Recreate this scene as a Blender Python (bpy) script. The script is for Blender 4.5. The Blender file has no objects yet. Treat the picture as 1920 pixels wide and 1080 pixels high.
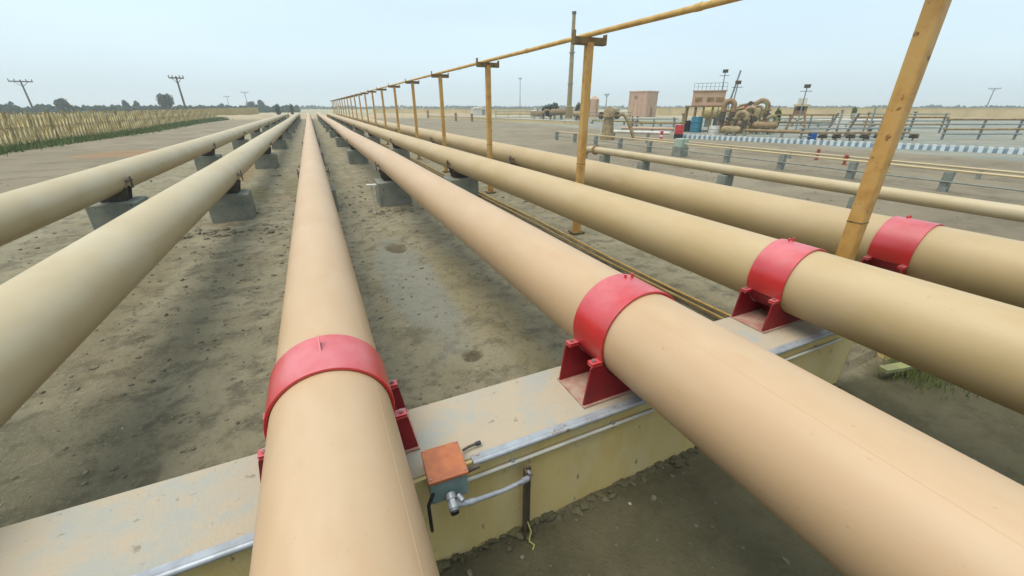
import bpy, bmesh, math, random
import numpy as np
from mathutils import Vector, Matrix, noise
random.seed(7)
S = bpy.context.scene
COL = S.collection
R = math.radians
PI = math.pi

# ---------------------------------------------------------------- camera
CAMH = 2.5
HAZE = .0009
FPX = 750.0
PITCH = math.atan(340 / 750.0)
YAW = R(24.94)
cd = bpy.data.cameras.new('camera'); cam = bpy.data.objects.new('camera', cd); COL.objects.link(cam)
cd.sensor_width = 36; cd.lens = FPX / 1920 * 36; cd.clip_start = 0.05; cd.clip_end = 6000
cam.location = (0, 0, CAMH); cam.rotation_euler = (PI / 2 - PITCH, 0, -YAW)
S.camera = cam
_F = Vector((math.sin(YAW), math.cos(YAW), 0)); _R = Vector((math.cos(YAW), -math.sin(YAW), 0)); _Z = Vector((0, 0, 1))
_W = _F * math.cos(PITCH) - _Z * math.sin(PITCH); _U = _F * math.sin(PITCH) + _Z * math.cos(PITCH)
def ray(u, v): return _R * ((u - 960) / FPX) + _U * ((540 - v) / FPX) + _W
def gp(u, v, z=0.0):
    """surveyed point: where the sight line to (u, v) meets the level z"""
    d = ray(u, v); t = (z - CAMH) / d.z; p = d * t; return Vector((p.x, p.y, z))
def hz(u, v, p):
    """height seen at (u, v) over the plan position p"""
    d = ray(u, v); dist = math.hypot(p.x, p.y); return CAMH + d.z * dist / math.hypot(d.x, d.y)
def far(u, D):
    """plan position in the direction of column u near the horizon, D metres out"""
    d = ray(u, 200); k = D / math.hypot(d.x, d.y); return Vector((d.x * k, d.y * k, 0))

# ---------------------------------------------------------------- materials
def mat(name, c1, c2=None, scale=3.0, lo=.35, hi=.65, c3=None, s3=40.0, t3=.62, rough=.6, metal=0.0, bump=.15,
        bscale=60.0, stretch=(1, 1, 1), spec=.5, c4=None, s4=.6, bdist=.01, coat=0.0, dust_sheen=None, dlo=.35, dhi=1.0, damt=.7):
    m = bpy.data.materials.new(name); m.use_nodes = True
    nt = m.node_tree; N = nt.nodes; L = nt.links; b = N['Principled BSDF']
    b.inputs['Roughness'].default_value = rough; b.inputs['Metallic'].default_value = metal
    b.inputs['Specular IOR Level'].default_value = spec
    if coat: b.inputs['Coat Weight'].default_value = coat; b.inputs['Coat Roughness'].default_value = .25
    geo = N.new('ShaderNodeNewGeometry'); mp = N.new('ShaderNodeMapping'); mp.inputs['Scale'].default_value = stretch
    L.new(geo.outputs['Position'], mp.inputs['Vector'])
    def nz(sc, det=5, src=None):
        n = N.new('ShaderNodeTexNoise'); n.inputs['Scale'].default_value = sc; n.inputs['Detail'].default_value = det
        n.inputs['Roughness'].default_value = .6
        L.new((src or mp).outputs['Vector' if src is None else 0], n.inputs['Vector']); return n.outputs['Fac']
    def ramp(fac, a, b_):
        r = N.new('ShaderNodeMapRange'); r.inputs['From Min'].default_value = a; r.inputs['From Max'].default_value = b_
        r.interpolation_type = 'SMOOTHSTEP'; L.new(fac, r.inputs['Value']); return r.outputs['Result']
    def mix(fac, A, B):
        x = N.new('ShaderNodeMix'); x.data_type = 'RGBA'
        L.new(fac, x.inputs['Factor'])
        for s, k in ((A, 6), (B, 7)):
            if isinstance(s, tuple): x.inputs[k].default_value = (*s, 1)
            else: L.new(s, x.inputs[k])
        return x.outputs[2]
    col = tuple(c1)
    if c2: col = mix(ramp(nz(scale), lo, hi), col, tuple(c2))
    if c4: col = mix(ramp(nz(s4, 4), .45, .62), col, tuple(c4))
    if c3: col = mix(ramp(nz(s3, 6), t3, t3 + .06), col, tuple(c3))
    if dust_sheen:      # upward faces: dusty pipe tops; on red, a painted sky sheen; uneven amounts
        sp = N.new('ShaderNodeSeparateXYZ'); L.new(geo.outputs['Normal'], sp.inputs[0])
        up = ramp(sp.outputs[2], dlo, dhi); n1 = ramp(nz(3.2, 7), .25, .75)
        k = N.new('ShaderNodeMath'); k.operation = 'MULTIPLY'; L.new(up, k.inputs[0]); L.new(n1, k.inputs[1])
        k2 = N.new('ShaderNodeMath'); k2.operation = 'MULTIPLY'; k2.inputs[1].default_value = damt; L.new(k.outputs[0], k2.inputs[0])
        col = mix(k2.outputs[0], col, tuple(dust_sheen))
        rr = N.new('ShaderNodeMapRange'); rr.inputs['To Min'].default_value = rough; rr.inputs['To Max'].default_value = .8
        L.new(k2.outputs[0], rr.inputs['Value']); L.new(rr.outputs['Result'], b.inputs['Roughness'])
    if isinstance(col, tuple): b.inputs['Base Color'].default_value = (*col, 1)
    else: L.new(col, b.inputs['Base Color'])
    if bump:
        bn = N.new('ShaderNodeBump'); bn.inputs['Strength'].default_value = bump; bn.inputs['Distance'].default_value = bdist
        L.new(nz(bscale, 6), bn.inputs['Height']); L.new(bn.outputs['Normal'], b.inputs['Normal'])
    return m

ST = (3.0, .22, 3.0)
M = {}
M['pipe_mid'] = mat('pipe_paint_peach', (.485, .322, .180), (.455, .30, .163), 1.6, stretch=(2.0, .8, 2.0), c4=(.49, .335, .195), s4=.9, c3=(0.333, 0.195, 0.099), s3=26, t3=.675, rough=.46, spec=.5, bump=.16, bscale=70, bdist=.004, dust_sheen=(.56, .42, .275), dlo=.1, damt=.45)
M['pipe_right'] = mat('pipe_paint_sand', (.455, .325, .158), (.42, .30, .14), 1.6, stretch=(2.0, .8, 2.0), c4=(.46, .335, .175), s4=.9, c3=(0.306, 0.195, 0.090), s3=26, t3=.675, rough=.46, spec=.5, bump=.16, bscale=70, bdist=.004, dust_sheen=(.53, .41, .25), dlo=.1, damt=.45)
M['pipe_left'] = mat('pipe_paint_khaki', (.46, .36, .205), (.425, .33, .18), 1.6, stretch=(2.0, .8, 2.0), c4=(0.47, 0.385, 0.235), s4=.9, c3=(0.282, 0.209, 0.113), s3=26, t3=.675, rough=.46, spec=.5, bump=.16, bscale=70, bdist=.004, dust_sheen=(0.53, 0.45, 0.3), dlo=.1, damt=.45)
M['seam'] = mat('weld_line_paint', (.60, .42, .24), (.52, .36, .20), 20, rough=.55, bump=.2)
M['red'] = mat('red_paint', (.52, .010, .012), (.43, .009, .011), 4, c3=(.20, .045, .025), s3=22, t3=.655, rough=.36, bump=.12, bscale=60, spec=.9, coat=.5, dust_sheen=(.60, .17, .18), dlo=.25, dhi=1.0, damt=.85)  # pink on upward faces paints the sky's sheen into the colour
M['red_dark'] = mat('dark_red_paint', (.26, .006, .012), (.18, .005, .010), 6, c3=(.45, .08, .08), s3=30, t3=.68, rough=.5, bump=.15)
M['red_worn'] = mat('worn_red_paint', (.38, .17, .13), (.42, .31, .23), 9, c3=(.35, .26, .2), s3=22, t3=.58, rough=.6, bump=.2)
M['steel'] = mat('galvanised_steel', (.40, .43, .46), (.31, .33, .35), 9, c3=(.26, .18, .11), s3=16, t3=.60, rough=.5, metal=.35, bump=.1)
M['bolt'] = mat('bolt_steel', (.45, .28, .26), (.3, .2, .18), 20, rough=.45, metal=.5, bump=.1)
M['dark_steel'] = mat('dark_rusty_steel', (.045, .045, .035), (.09, .065, .04), 9, c3=(.16, .07, .03), s3=18, t3=.6, rough=.65, bump=.3)
M['ochre'] = mat('ochre_post_paint', (.50, .28, .070), (.40, .205, .045), 7, c3=(.20, .065, .018), s3=9, t3=.63, c4=(.50, .30, .09), s4=2.2, rough=.55, bump=.2, bscale=40)
M['bracket'] = mat('rusty_bracket_steel', (.13, .095, .035), (.19, .12, .04), 12, c3=(.06, .03, .015), s3=16, t3=.55, rough=.7, bump=.3)
M['rail'] = mat('yellow_rail_paint', (.58, .37, .11), (.45, .27, .07), 5, c3=(.22, .10, .03), s3=11, t3=.64, rough=.5, bump=.15)
M['beam'] = mat('painted_concrete_ochre', (.62, .48, .20), (.56, .43, .17), 3, c3=(.26, .20, .11), s3=11, t3=.63, c4=(.60, .49, .24), s4=2.2, rough=.75, bump=.5, bscale=30, stretch=(1.4, 1.4, .5))
M['beamtop'] = mat('worn_concrete_top', (.42, .35, .25), (.35, .345, .295), 3.4, .45, .62, c3=(.26, .22, .16), s3=12, t3=.64, c4=(.40, .345, .255), s4=2.6, rough=.85, bump=.5, bscale=40)
M['concrete'] = mat('grey_concrete', (.16, .18, .15), (.24, .24, .19), 3, c3=(.06, .065, .05), s3=12, t3=.6, rough=.85, bump=.5, bscale=22)
M['orange'] = mat('orange_cover', (.44, .145, .05), (.35, .11, .045), 14, c3=(.33, .12, .06), s3=50, t3=.64, rough=.55, bump=.15)
M['teal'] = mat('teal_box_paint', (.20, .29, .28), (.15, .22, .21), 9, rough=.5, bump=.2)
M['black'] = mat('black_rubber', (.012, .013, .014), (.03, .03, .03), 20, rough=.5, bump=.15)
M['tape'] = mat('yellow_tag', (.42, .38, .12), rough=.6, bump=0)
M['stone'] = mat('rubble_stone', (.20, .175, .12), (.12, .105, .07), 4, c3=(.42, .39, .32), s3=2.2, t3=.62, rough=.9, bump=.5)
M['fence'] = mat('ochre_reed', (.46, .36, .15), (.38, .25, .10), 2.2, c3=(.50, .43, .22), s3=2.5, t3=.55, rough=.85, bump=.2)
M['lath'] = mat('pale_lath', (.66, .57, .32), (.56, .46, .22), 1.2, rough=.85, bump=.1)
M['fencepost'] = mat('grey_fence_post', (.33, .26, .12), (.22, .16, .08), 3, rough=.8)
M['leaf'] = mat('dark_leaves', (.035, .06, .03), (.06, .085, .035), 1.5, rough=.7, bump=0)
M['leafblue'] = mat('far_leaves', (.05, .085, .06), (.075, .11, .065), .3, rough=.8, bump=0)
M['grass'] = mat('verge_grass', (.07, .13, .025), (.14, .16, .04), .6, rough=.8, bump=0)
M['bark'] = mat('bark', (.10, .075, .05), (.06, .045, .03), 6, rough=.9, bump=.4)
M['wood'] = mat('grey_pole_wood', (.14, .13, .12), (.09, .085, .08), 3, rough=.85)
M['pinkwall'] = mat('pink_plaster', (.50, .33, .22), (.43, .29, .19), .8, c3=(.30, .20, .13), s3=3, t3=.64, rough=.85, bump=.2)
M['sandwall'] = mat('sand_wall', (.56, .44, .24), (.48, .38, .21), .25, c3=(.36, .28, .16), s3=1.0, t3=.62, rough=.85, bump=.2)
M['berm'] = mat('berm_sand', (.40, .32, .20), (.34, .27, .165), .4, rough=.95, bump=.3)
M['kerbwhite'] = mat('kerb_white', (.62, .66, .66), (.52, .55, .54), 3, rough=.7)
M['kerbblue'] = mat('kerb_blue', (.19, .28, .33), (.15, .22, .26), 3, rough=.7)
M['rust'] = mat('rusty_pipework', (.30, .19, .085), (.16, .11, .055), 2.5, c3=(.30, .20, .09), s3=5, t3=.58, rough=.7, bump=.2)
M['tanmetal'] = mat('tan_brown_metal', (.34, .26, .13), (.22, .16, .08), 2.5, c3=(.12, .08, .04), s3=6, t3=.6, rough=.7, bump=.2)
M['yellowmetal'] = mat('dusty_yellow_metal', (.44, .35, .14), (.33, .26, .10), 1.5, c3=(.18, .12, .05), s3=4, t3=.6, rough=.65, bump=.2)
M['olive'] = mat('olive_vessel', (.30, .25, .10), (.20, .17, .07), 1.5, c3=(.12, .09, .05), s3=4, t3=.62, rough=.6, bump=.2)
M['pale'] = mat('pale_metal', (.60, .58, .50), (.48, .46, .40), 2, rough=.6)
M['bluetank'] = mat('blue_tank', (.04, .19, .25), (.03, .13, .19), 2, rough=.5)
M['hydrant'] = mat('faded_red', (.34, .07, .045), (.25, .06, .04), 6, rough=.6)
M['bluebin'] = mat('blue_drum', (.02, .10, .30), rough=.5)
M['greypipe'] = mat('grey_plant_steel', (.24, .27, .26), (.17, .19, .18), 2, rough=.6)
M['fencegrey'] = mat('grey_green_post', (.17, .19, .16), (.24, .25, .21), 3, c3=(.1, .1, .08), s3=9, t3=.6, rough=.8, bump=.3)
M['palegreen'] = mat('pale_green_post', (.36, .42, .33), (.28, .34, .27), 3, rough=.75)
M['window'] = mat('dark_glass', (.02, .025, .03), rough=.15, bump=0)
M['hay'] = mat('weathered_plank', (.27, .29, .12), (.2, .2, .1), 5, rough=.8)

# ---------------------------------------------------------------- mesh helpers
class MB:
    def __init__(s): s.v = []; s.f = []
    def add(s, vs, fs):
        k = len(s.v); s.v += [tuple(p) for p in vs]; s.f += [tuple(i + k for i in f) for f in fs]; return s
    def box(s, c, size, rot=None):
        hx, hy, hz_ = size[0] / 2, size[1] / 2, size[2] / 2
        vs = [Vector((x * hx, y * hy, z * hz_)) for x in (-1, 1) for y in (-1, 1) for z in (-1, 1)]
        if rot is not None: vs = [rot @ p for p in vs]
        c = Vector(c)
        return s.add([p + c for p in vs], [(0, 1, 3, 2), (4, 6, 7, 5), (0, 4, 5, 1), (2, 3, 7, 6), (0, 2, 6, 4), (1, 5, 7, 3)])
    def span(s, a, b):
        return s.box([(a[i] + b[i]) / 2 for i in range(3)], [abs(b[i] - a[i]) for i in range(3)])
    def bar(s, a, b, w, t=None):
        a, b = Vector(a), Vector(b); d = (b - a); q = d.to_track_quat('Z', 'Y').to_matrix()
        return s.box((a + b) / 2, (w, t or w, d.length), q)
    def tube(s, pts, r, seg=16, cap=True):
        pts = [Vector(p) for p in pts]; rs = r if isinstance(r, (list, tuple)) else [r] * len(pts)
        vs = []; fs = []; n = len(pts); up = None
        for i, p in enumerate(pts):
            t = (pts[min(i + 1, n - 1)] - pts[max(i - 1, 0)]).normalized()
            if up is None: up = Vector((0, 0, 1)) if abs(t.z) < .9 else Vector((1, 0, 0))
            a = up.cross(t).normalized(); b = t.cross(a).normalized(); up = b
            for k in range(seg):
                th = 2 * PI * k / seg; vs.append(p + (a * math.cos(th) + b * math.sin(th)) * rs[i])
        for i in range(n - 1):
            for k in range(seg):
                k2 = (k + 1) % seg; fs.append((i * seg + k, i * seg + k2, (i + 1) * seg + k2, (i + 1) * seg + k))
        if cap: fs.append(tuple(reversed(range(seg)))); fs.append(tuple((n - 1) * seg + k for k in range(seg)))
        return s.add(vs, fs)
    def cyl(s, a, b, r, seg=16, r2=None): return s.tube([a, b], [r, r if r2 is None else r2], seg)
    def arc(s, cx, cz, y0, y1, ri, ro, a0, a1, n=40):
        """curved band round an axis along y, from angle a0 to a1"""
        vs = []; fs = []
        for i in range(n + 1):
            a = R(a0 + (a1 - a0) * i / n); c, d = math.cos(a), math.sin(a)
            for (rr, y) in ((ri, y0), (ro, y0), (ro, y1), (ri, y1)): vs.append((cx + c * rr, y, cz + d * rr))
        for i in range(n):
            for k in range(4): fs.append((i * 4 + k, i * 4 + (k + 1) % 4, i * 4 + 4 + (k + 1) % 4, i * 4 + 4 + k))
        fs.append((3, 2, 1, 0)); fs.append((n * 4, n * 4 + 1, n * 4 + 2, n * 4 + 3))
        return s.add(vs, fs)
    def slab(s, poly, y0, y1):
        """polygon in the x-z plane, thickened along y"""
        n = len(poly)
        vs = [(x, y0, z) for x, z in poly] + [(x, y1, z) for x, z in poly]
        fs = [tuple(range(n)), tuple(range(2 * n - 1, n - 1, -1))] + [(i, i + n, (i + 1) % n + n, (i + 1) % n) for i in range(n)]
        return s.add(vs, fs)
    def build(s, name, m, parent=None, smooth=False, bevel=0, loc=None):
        me = bpy.data.meshes.new(name); me.from_pydata(s.v, [], s.f); me.update()
        bm = bmesh.new(); bm.from_mesh(me); bmesh.ops.recalc_face_normals(bm, faces=bm.faces); bm.to_mesh(me); bm.free()
        me.materials.append(M[m] if isinstance(m, str) else m)
        o = bpy.data.objects.new(name, me); COL.objects.link(o)
        if smooth:
            for p in me.polygons: p.use_smooth = len(p.vertices) <= 4
            try: me.set_sharp_from_angle(angle=R(38))
            except Exception: pass
        if bevel:
            b = o.modifiers.new('bevel', 'BEVEL'); b.width = bevel; b.segments = 2; b.limit_method = 'ANGLE'
        if parent is not None: o.parent = parent
        if loc is not None: o.location = loc
        return o
def tag(o, label, cat, group=None):
    o['label'] = label; o['category'] = cat
    if group: o['group'] = group
    return o
def thing(name, label, cat, loc, rz=0, group=None):
    o = bpy.data.objects.new(name, None); COL.objects.link(o); o.location = loc; o.rotation_euler.z = rz
    o.empty_display_size = .2
    return tag(o, label, cat, group)
def copy_tree(o, parent=None):
    c = o.copy(); COL.objects.link(c)
    if parent is not None: c.parent = parent
    for ch in [x for x in o.children]: copy_tree(ch, c)
    return c
def struct(o): o['kind'] = 'structure'; return o
def stuff(o): o['kind'] = 'stuff'; return o

# ---------------------------------------------------------------- ground
def gz(x, y):
    near = max(0.0, 1 - max(abs(x) / 14.0, abs(y - 6) / 26.0))
    a = noise.fractal(Vector((x * .45, y * .45, 1.3)), .9, 2.1, 4) * .030
    b = noise.fractal(Vector((x * 2.2 + 5, y * 1.5, 7.7)), .8, 2.2, 4) * .016
    c = noise.noise(Vector((x * 7, y * 7, 2.2))) * .006 + noise.noise(Vector((x * 3.6, y * 3.6, 9.2))) * .010
    z = (a + b + c) * near
    if y < 1.75: z -= .12 * min(1, (1.75 - y) / .05) * near
    for (cx, cy, rx, ry, d) in ((1.09, 7.76, .20, .34, .07), (1.16, 3.54, .09, .10, .05), (-2.6, 8.2, .35, .5, .05), (-1.8, 4.6, .4, .35, .03)):
        q = ((x - cx) / rx) ** 2 + ((y - cy) / ry) ** 2
        if q < 4: z -= d * math.exp(-q * q)
    return z
def axis(lo, hi, step, out):
    a = list(np.arange(lo, hi + 1e-6, step)); s = step; p = hi; q = lo; A = []; B = []
    while p < out: s *= 1.16; p += s; A.append(p)
    s = step
    while q > -out: s *= 1.16; q -= s; B.append(q)
    return B[::-1] + a + A
xs = axis(-6.5, 6.5, .05, 3500); ys = axis(-.6, 13, .05, 3500)
vs = [(x, y, gz(x, y)) for y in ys for x in xs]; nx = len(xs)
fs = [(j * nx + i, j * nx + i + 1, (j + 1) * nx + i + 1, (j + 1) * nx + i) for j in range(len(ys) - 1) for i in range(nx - 1)]
ORX, ORY, _ = gp(236, 288)
def ground_mat():
    m = bpy.data.materials.new('packed_earth'); m.use_nodes = True
    nt = m.node_tree; N = nt.nodes; L = nt.links; b = N['Principled BSDF']
    b.inputs['Roughness'].default_value = .92; b.inputs['Specular IOR Level'].default_value = .2
    geo = N.new('ShaderNodeNewGeometry'); pos = geo.outputs['Position']
    sep = N.new('ShaderNodeSeparateXYZ'); L.new(pos, sep.inputs[0])
    def nz(sc, det=6, st=(1, 1, 1), ro=.62):
        mp = N.new('ShaderNodeMapping'); mp.inputs['Scale'].default_value = st; L.new(pos, mp.inputs[0])
        n = N.new('ShaderNodeTexNoise'); n.inputs['Scale'].default_value = sc; n.inputs['Detail'].default_value = det
        n.inputs['Roughness'].default_value = ro; L.new(mp.outputs[0], n.inputs['Vector']); return n.outputs['Fac']
    def rng(f, a, b_, c=0, d=1):
        r = N.new('ShaderNodeMapRange'); r.interpolation_type = 'SMOOTHSTEP'
        for k, v in (('From Min', a), ('From Max', b_), ('To Min', c), ('To Max', d)): r.inputs[k].default_value = v
        L.new(f, r.inputs['Value']); return r.outputs['Result']
    def mth(op, a, b_=None, c_=None):
        x = N.new('ShaderNodeMath'); x.operation = op
        for i, s in enumerate((a, b_, c_)):
            if s is None: continue
            if isinstance(s, (int, float)): x.inputs[i].default_value = s
            else: L.new(s, x.inputs[i])
        return x.outputs[0]
    def mix(f, A, B):
        x = N.new('ShaderNodeMix'); x.data_type = 'RGBA'
        if isinstance(f, (int, float)): x.inputs[0].default_value = f
        else: L.new(f, x.inputs[0])
        for s, k in ((A, 6), (B, 7)):
            if isinstance(s, tuple): x.inputs[k].default_value = (*s, 1)
            else: L.new(s, x.inputs[k])
        return x.outputs[2]
    X, Y = sep.outputs[0], sep.outputs[1]
    def blob(cx, cy, rx, ry, wob=.35, wsc=1.3):
        dx = mth('DIVIDE', mth('SUBTRACT', X, cx), rx); dy = mth('DIVIDE', mth('SUBTRACT', Y, cy), ry)
        q = mth('ADD', mth('MULTIPLY', dx, dx), mth('MULTIPLY', dy, dy))
        q = mth('ADD', q, mth('MULTIPLY', mth('SUBTRACT', nz(wsc, 4), .5), wob * 6))
        return rng(q, 1.35, .45)
    col = mix(rng(nz(.9), .35, .65), (.26, .232, .148), (.335, .297, .195))
    col = mix(rng(nz(3.4, 7), .48, .64), col, (.185, .165, .11))
    col = mix(mth('MULTIPLY', rng(nz(9, 7), .55, .68), .7), col, (.33, .30, .21))
    col = mix(mth('MULTIPLY', rng(nz(2.0, 8, (.8, 1.2, 1), .75), .57, .64), .55), col, (.11, .10, .062))
    col = mix(mth('MULTIPLY', rng(nz(.5, 5), .50, .66), .35), col, (.22, .16, .085))
    # dried grey-blue cement spill, ochre sandy spill, olive and dark green patches
    col = mix(mth('MULTIPLY', blob(1.0, 6.0, .45, 2.3), .75), col, (.255, .26, .215))
    col = mix(mth('MULTIPLY', blob(1.75, 5.0, .35, 2.2), .45), col, (.27, .215, .10))
    col = mix(mth('MULTIPLY', blob(-2.6, 14.8, 1.2, 1.6), .55), col, (.17, .155, .05))
    col = mix(mth('MULTIPLY', blob(-.7, 16, .6, 2.5), .5), col, (.16, .145, .06))
    col = mix(mth('MULTIPLY', blob(1.09, 7.76, .20, .34, .22, 5), .75), col, (.10, .07, .032))
    col = mix(mth('MULTIPLY', blob(1.18, 3.54, .11, .10, .25, 9), .7), col, (.075, .055, .03))
    col = mix(mth('MULTIPLY', blob(-2.4, 3.4, 1.1, .9), .35), col, (.075, .085, .05))
    col = mix(mth('MULTIPLY', blob(-3.2, 19, .7, 5), .6), col, (.26, .17, .07))
    col = mix(mth('MULTIPLY', blob(-3.3, 7.5, .8, 3), .5), col, (.20, .165, .085))
    col = mix(mth('MULTIPLY', rng(nz(1.3, 9, (1, 1, 1), .75), .53, .62), .45), col, (.14, .125, .08))
    col = mix(mth('MULTIPLY', rng(nz(6.5, 9, (1, 1, 1), .8), .53, .62), .6), col, (.155, .135, .09))
    col = mix(mth('MULTIPLY', rng(nz(24, 5), .58, .66), .5), col, (.34, .31, .23))
    # darker olive soil on the near side of the beam
    col = mix(mth('MULTIPLY', rng(mth('ADD', Y, mth('MULTIPLY', nz(3), .3)), 1.85, 1.70), .75), col, (.088, .082, .042))
    # pale pinkish yard on both sides of the pipe corridor
    side = mth('MAXIMUM', rng(mth('ADD', X, mth('MULTIPLY', nz(.4), 2)), 7.5, 9.5), rng(mth('ADD', X, mth('MULTIPLY', nz(.4), 2)), -4.5, -6.8))
    pale = mix(rng(nz(.16, 8), .35, .65), (.215, .18, .12), (.275, .232, .155))
    pale = mix(mth('MULTIPLY', rng(nz(.7, 9, (.7, 1, 1), .75), .50, .60), .6), pale, (.16, .13, .088))
    pale = mix(mth('MULTIPLY', rng(nz(4, 8, (1, 1, 1), .75), .55, .66), .5), pale, (.33, .28, .19))
    col = mix(side, col, pale)
    # plant yard: grey-green gravel; then sand beyond; straw field left of the fence
    yard = rng(mth('ADD', X, mth('MULTIPLY', nz(.2), 6)), 33.5, 36)
    col = mix(yard, col, mix(rng(nz(.3), .4, .6), (.22, .235, .20), (.29, .28, .215)))
    col = mix(mth('MULTIPLY', blob(ORX, ORY, 2.2, 2.5), .35), col, (.42, .20, .07))
    field = rng(X, -18.0, -19.0)
    col = mix(field, col, mix(rng(nz(.35), .4, .6), (.36, .29, .13), (.27, .25, .10)))
    fard = rng(mth('ADD', mth('ADD', Y, mth('MULTIPLY', mth('ABSOLUTE', X), .6)), mth('MULTIPLY', nz(.02), 50)), 120, 180)
    col = mix(fard, col, mix(rng(nz(.015, 4), .42, .58), (.40, .335, .215), (.30, .29, .16)))
    L.new(col, b.inputs['Base Color'])
    h = mth('ADD', mth('MULTIPLY', nz(6, 10, (1, 1, 1), .75), 1.2), mth('MULTIPLY', nz(26, 8, (1, 1, 1), .7), .55))
    bn = N.new('ShaderNodeBump'); bn.inputs['Strength'].default_value = .9; bn.inputs['Distance'].default_value = .06
    L.new(h, bn.inputs['Height']); L.new(bn.outputs['Normal'], b.inputs['Normal'])
    return m
M['ground'] = ground_mat()
g = MB(); g.v = vs; g.f = fs
go = g.build('ground', 'ground', smooth=True); struct(go)

# rubble: clods, stones and broken concrete nobody could count
def rock(mb, c, r, rnd):
    bm = bmesh.new(); bmesh.ops.create_icosphere(bm, subdivisions=1, radius=1)
    o = Vector((rnd.uniform(0, 99), rnd.uniform(0, 99), 0)); sx, sy, sz = rnd.uniform(.7, 1.4), rnd.uniform(.7, 1.4), rnd.uniform(.4, .8)
    vv = []
    for p in bm.verts:
        k = 1 + .5 * noise.noise(p.co * 1.3 + o); vv.append((c[0] + p.co.x * r * sx * k, c[1] + p.co.y * r * sy * k, c[2] + p.co.z * r * sz * k))
    mb.add(vv, [[q.index for q in f.verts] for f in bm.faces]); bm.free()
rnd = random.Random(3); mb = MB()
for (cx, cy, sx, sy, n, r0, r1) in ((-2.35, 10.35, .7, .22, 60, .025, .11), (1.7, 10.75, .45, .18, 50, .025, .09), (-2.2, 12.9, .9, 1.6, 26, .02, .06),
        (1.2, 14, 1.4, 3, 50, .02, .07), (-2.2, 20, 1.2, 4, 40, .02, .08), (3.0, 8.5, .25, 2.4, 26, .02, .06), (-3.2, 14, .3, 3, 40, .02, .07),
        (0, 6, 4.0, 3.5, 2600, .004, .022), (10, 9, 2.0, 5, 500, .01, .05), (-7, 12, 2, 5, 300, .01, .05), (0.9, 12.5, 1.0, 2, 80, .02, .06), (-1.2, 9.5, .8, 2.5, 90, .015, .05), (-2, 6, 1.5, 2.5, 120, .015, .035), (1.3, 9, .8, 3, 60, .015, .04), (1.9, 1.2, 1.3, .35, 60, .006, .02), (2.0, 1.60, 1.0, .06, 16, .012, .03), (-1.4, 2.9, 1.2, .8, 40, .008, .025), (10, 14, 3, 9, 60, .02, .07)):
    for _ in range(n):
        x = rnd.gauss(cx, sx); y = rnd.gauss(cy, sy); r = r0 + (r1 - r0) * rnd.random() ** 2
        if 1.58 < y < 2.22 and -9 < x < 8: continue
        rock(mb, (x, y, gz(x, y) + r * .18), r, rnd)
stuff(mb.build('rubble', 'stone', smooth=False))

# ---------------------------------------------------------------- six large pipelines
YEND = 104.0
PW = ['far left', 'second from the left', 'middle', 'first one right of the middle', 'second one right of the middle', 'outermost right']
pipes = [  # x, z, r, material, label, dz kinks
    (-4.20, 1.06, .300, 'pipe_left', 'khaki pipeline on the far left, nearest to the reed fence'),
    (-2.10, 1.06, .300, 'pipe_left', 'khaki pipeline running between the far left one and the peach middle one'),
    (-.160, 1.03, .290, 'pipe_mid', 'peach tan pipeline running straight away from the viewer beside the orange capped junction box'),
    (1.760, 1.095, .312, 'pipe_mid', 'peach tan pipeline crossing to the bottom right corner, right of the orange capped junction box'),
    (3.760, 1.06, .302, 'pipe_right', 'sand tan pipeline just in front of the yellow posts'),
    (5.780, 1.06, .300, 'pipe_right', 'sand tan pipeline just behind the yellow posts')]
joints = [11.9, 23.7, 35.6, 47.4, 59.2, 71, 83, 95]
rk = random.Random(11)
for i, (x, z, r, m, lab) in enumerate(pipes):
    t = thing('pipeline', lab, 'pipeline', (x, 0, 0), group='large tan pipelines on red clamps')
    pts = [Vector((0, -6, z)), Vector((0, -2, z)), Vector((0, 3, z)), Vector((0, 7, z))]
    J = []
    for k, y in enumerate(joints):
        dx = rk.uniform(-.03, .03); dz = rk.uniform(-.035, .01)
        if i == 1 and k == 0: dx, dz = -.02, -.035
        if i == 2: dx *= .4; dz *= .5
        J.append(Vector((dx, y, z + dz))); pts.append(J[-1])
    pts += [Vector((0, YEND, z)), Vector((0, YEND + .5, z - .15)), Vector((0, YEND + .7, z - .55)), Vector((0, YEND + .7, -.2))]
    MB().tube(pts, r, 64).build('pipe_wall', m, t, smooth=True)
    for q in J[:6]:
        MB().tube([q + Vector((0, -.012, 0)), q + Vector((0, -.006, 0)), q + Vector((0, .006, 0)), q + Vector((0, .012, 0))], [r - .002, r + .004, r + .004, r - .002], 48, False).build('weld_ring', 'seam', t, smooth=True)
    if i in (2, 3, 4):
        a = R({2: 38, 3: 118, 4: 100}[i]); mbs = MB()
        mbs.tube([(math.cos(a) * (r - .001), y, z + math.sin(a) * (r - .001)) for y in np.arange(-4, 3.01, .5)], .0016, 6).build('seam_line', m, t, smooth=True)

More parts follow.
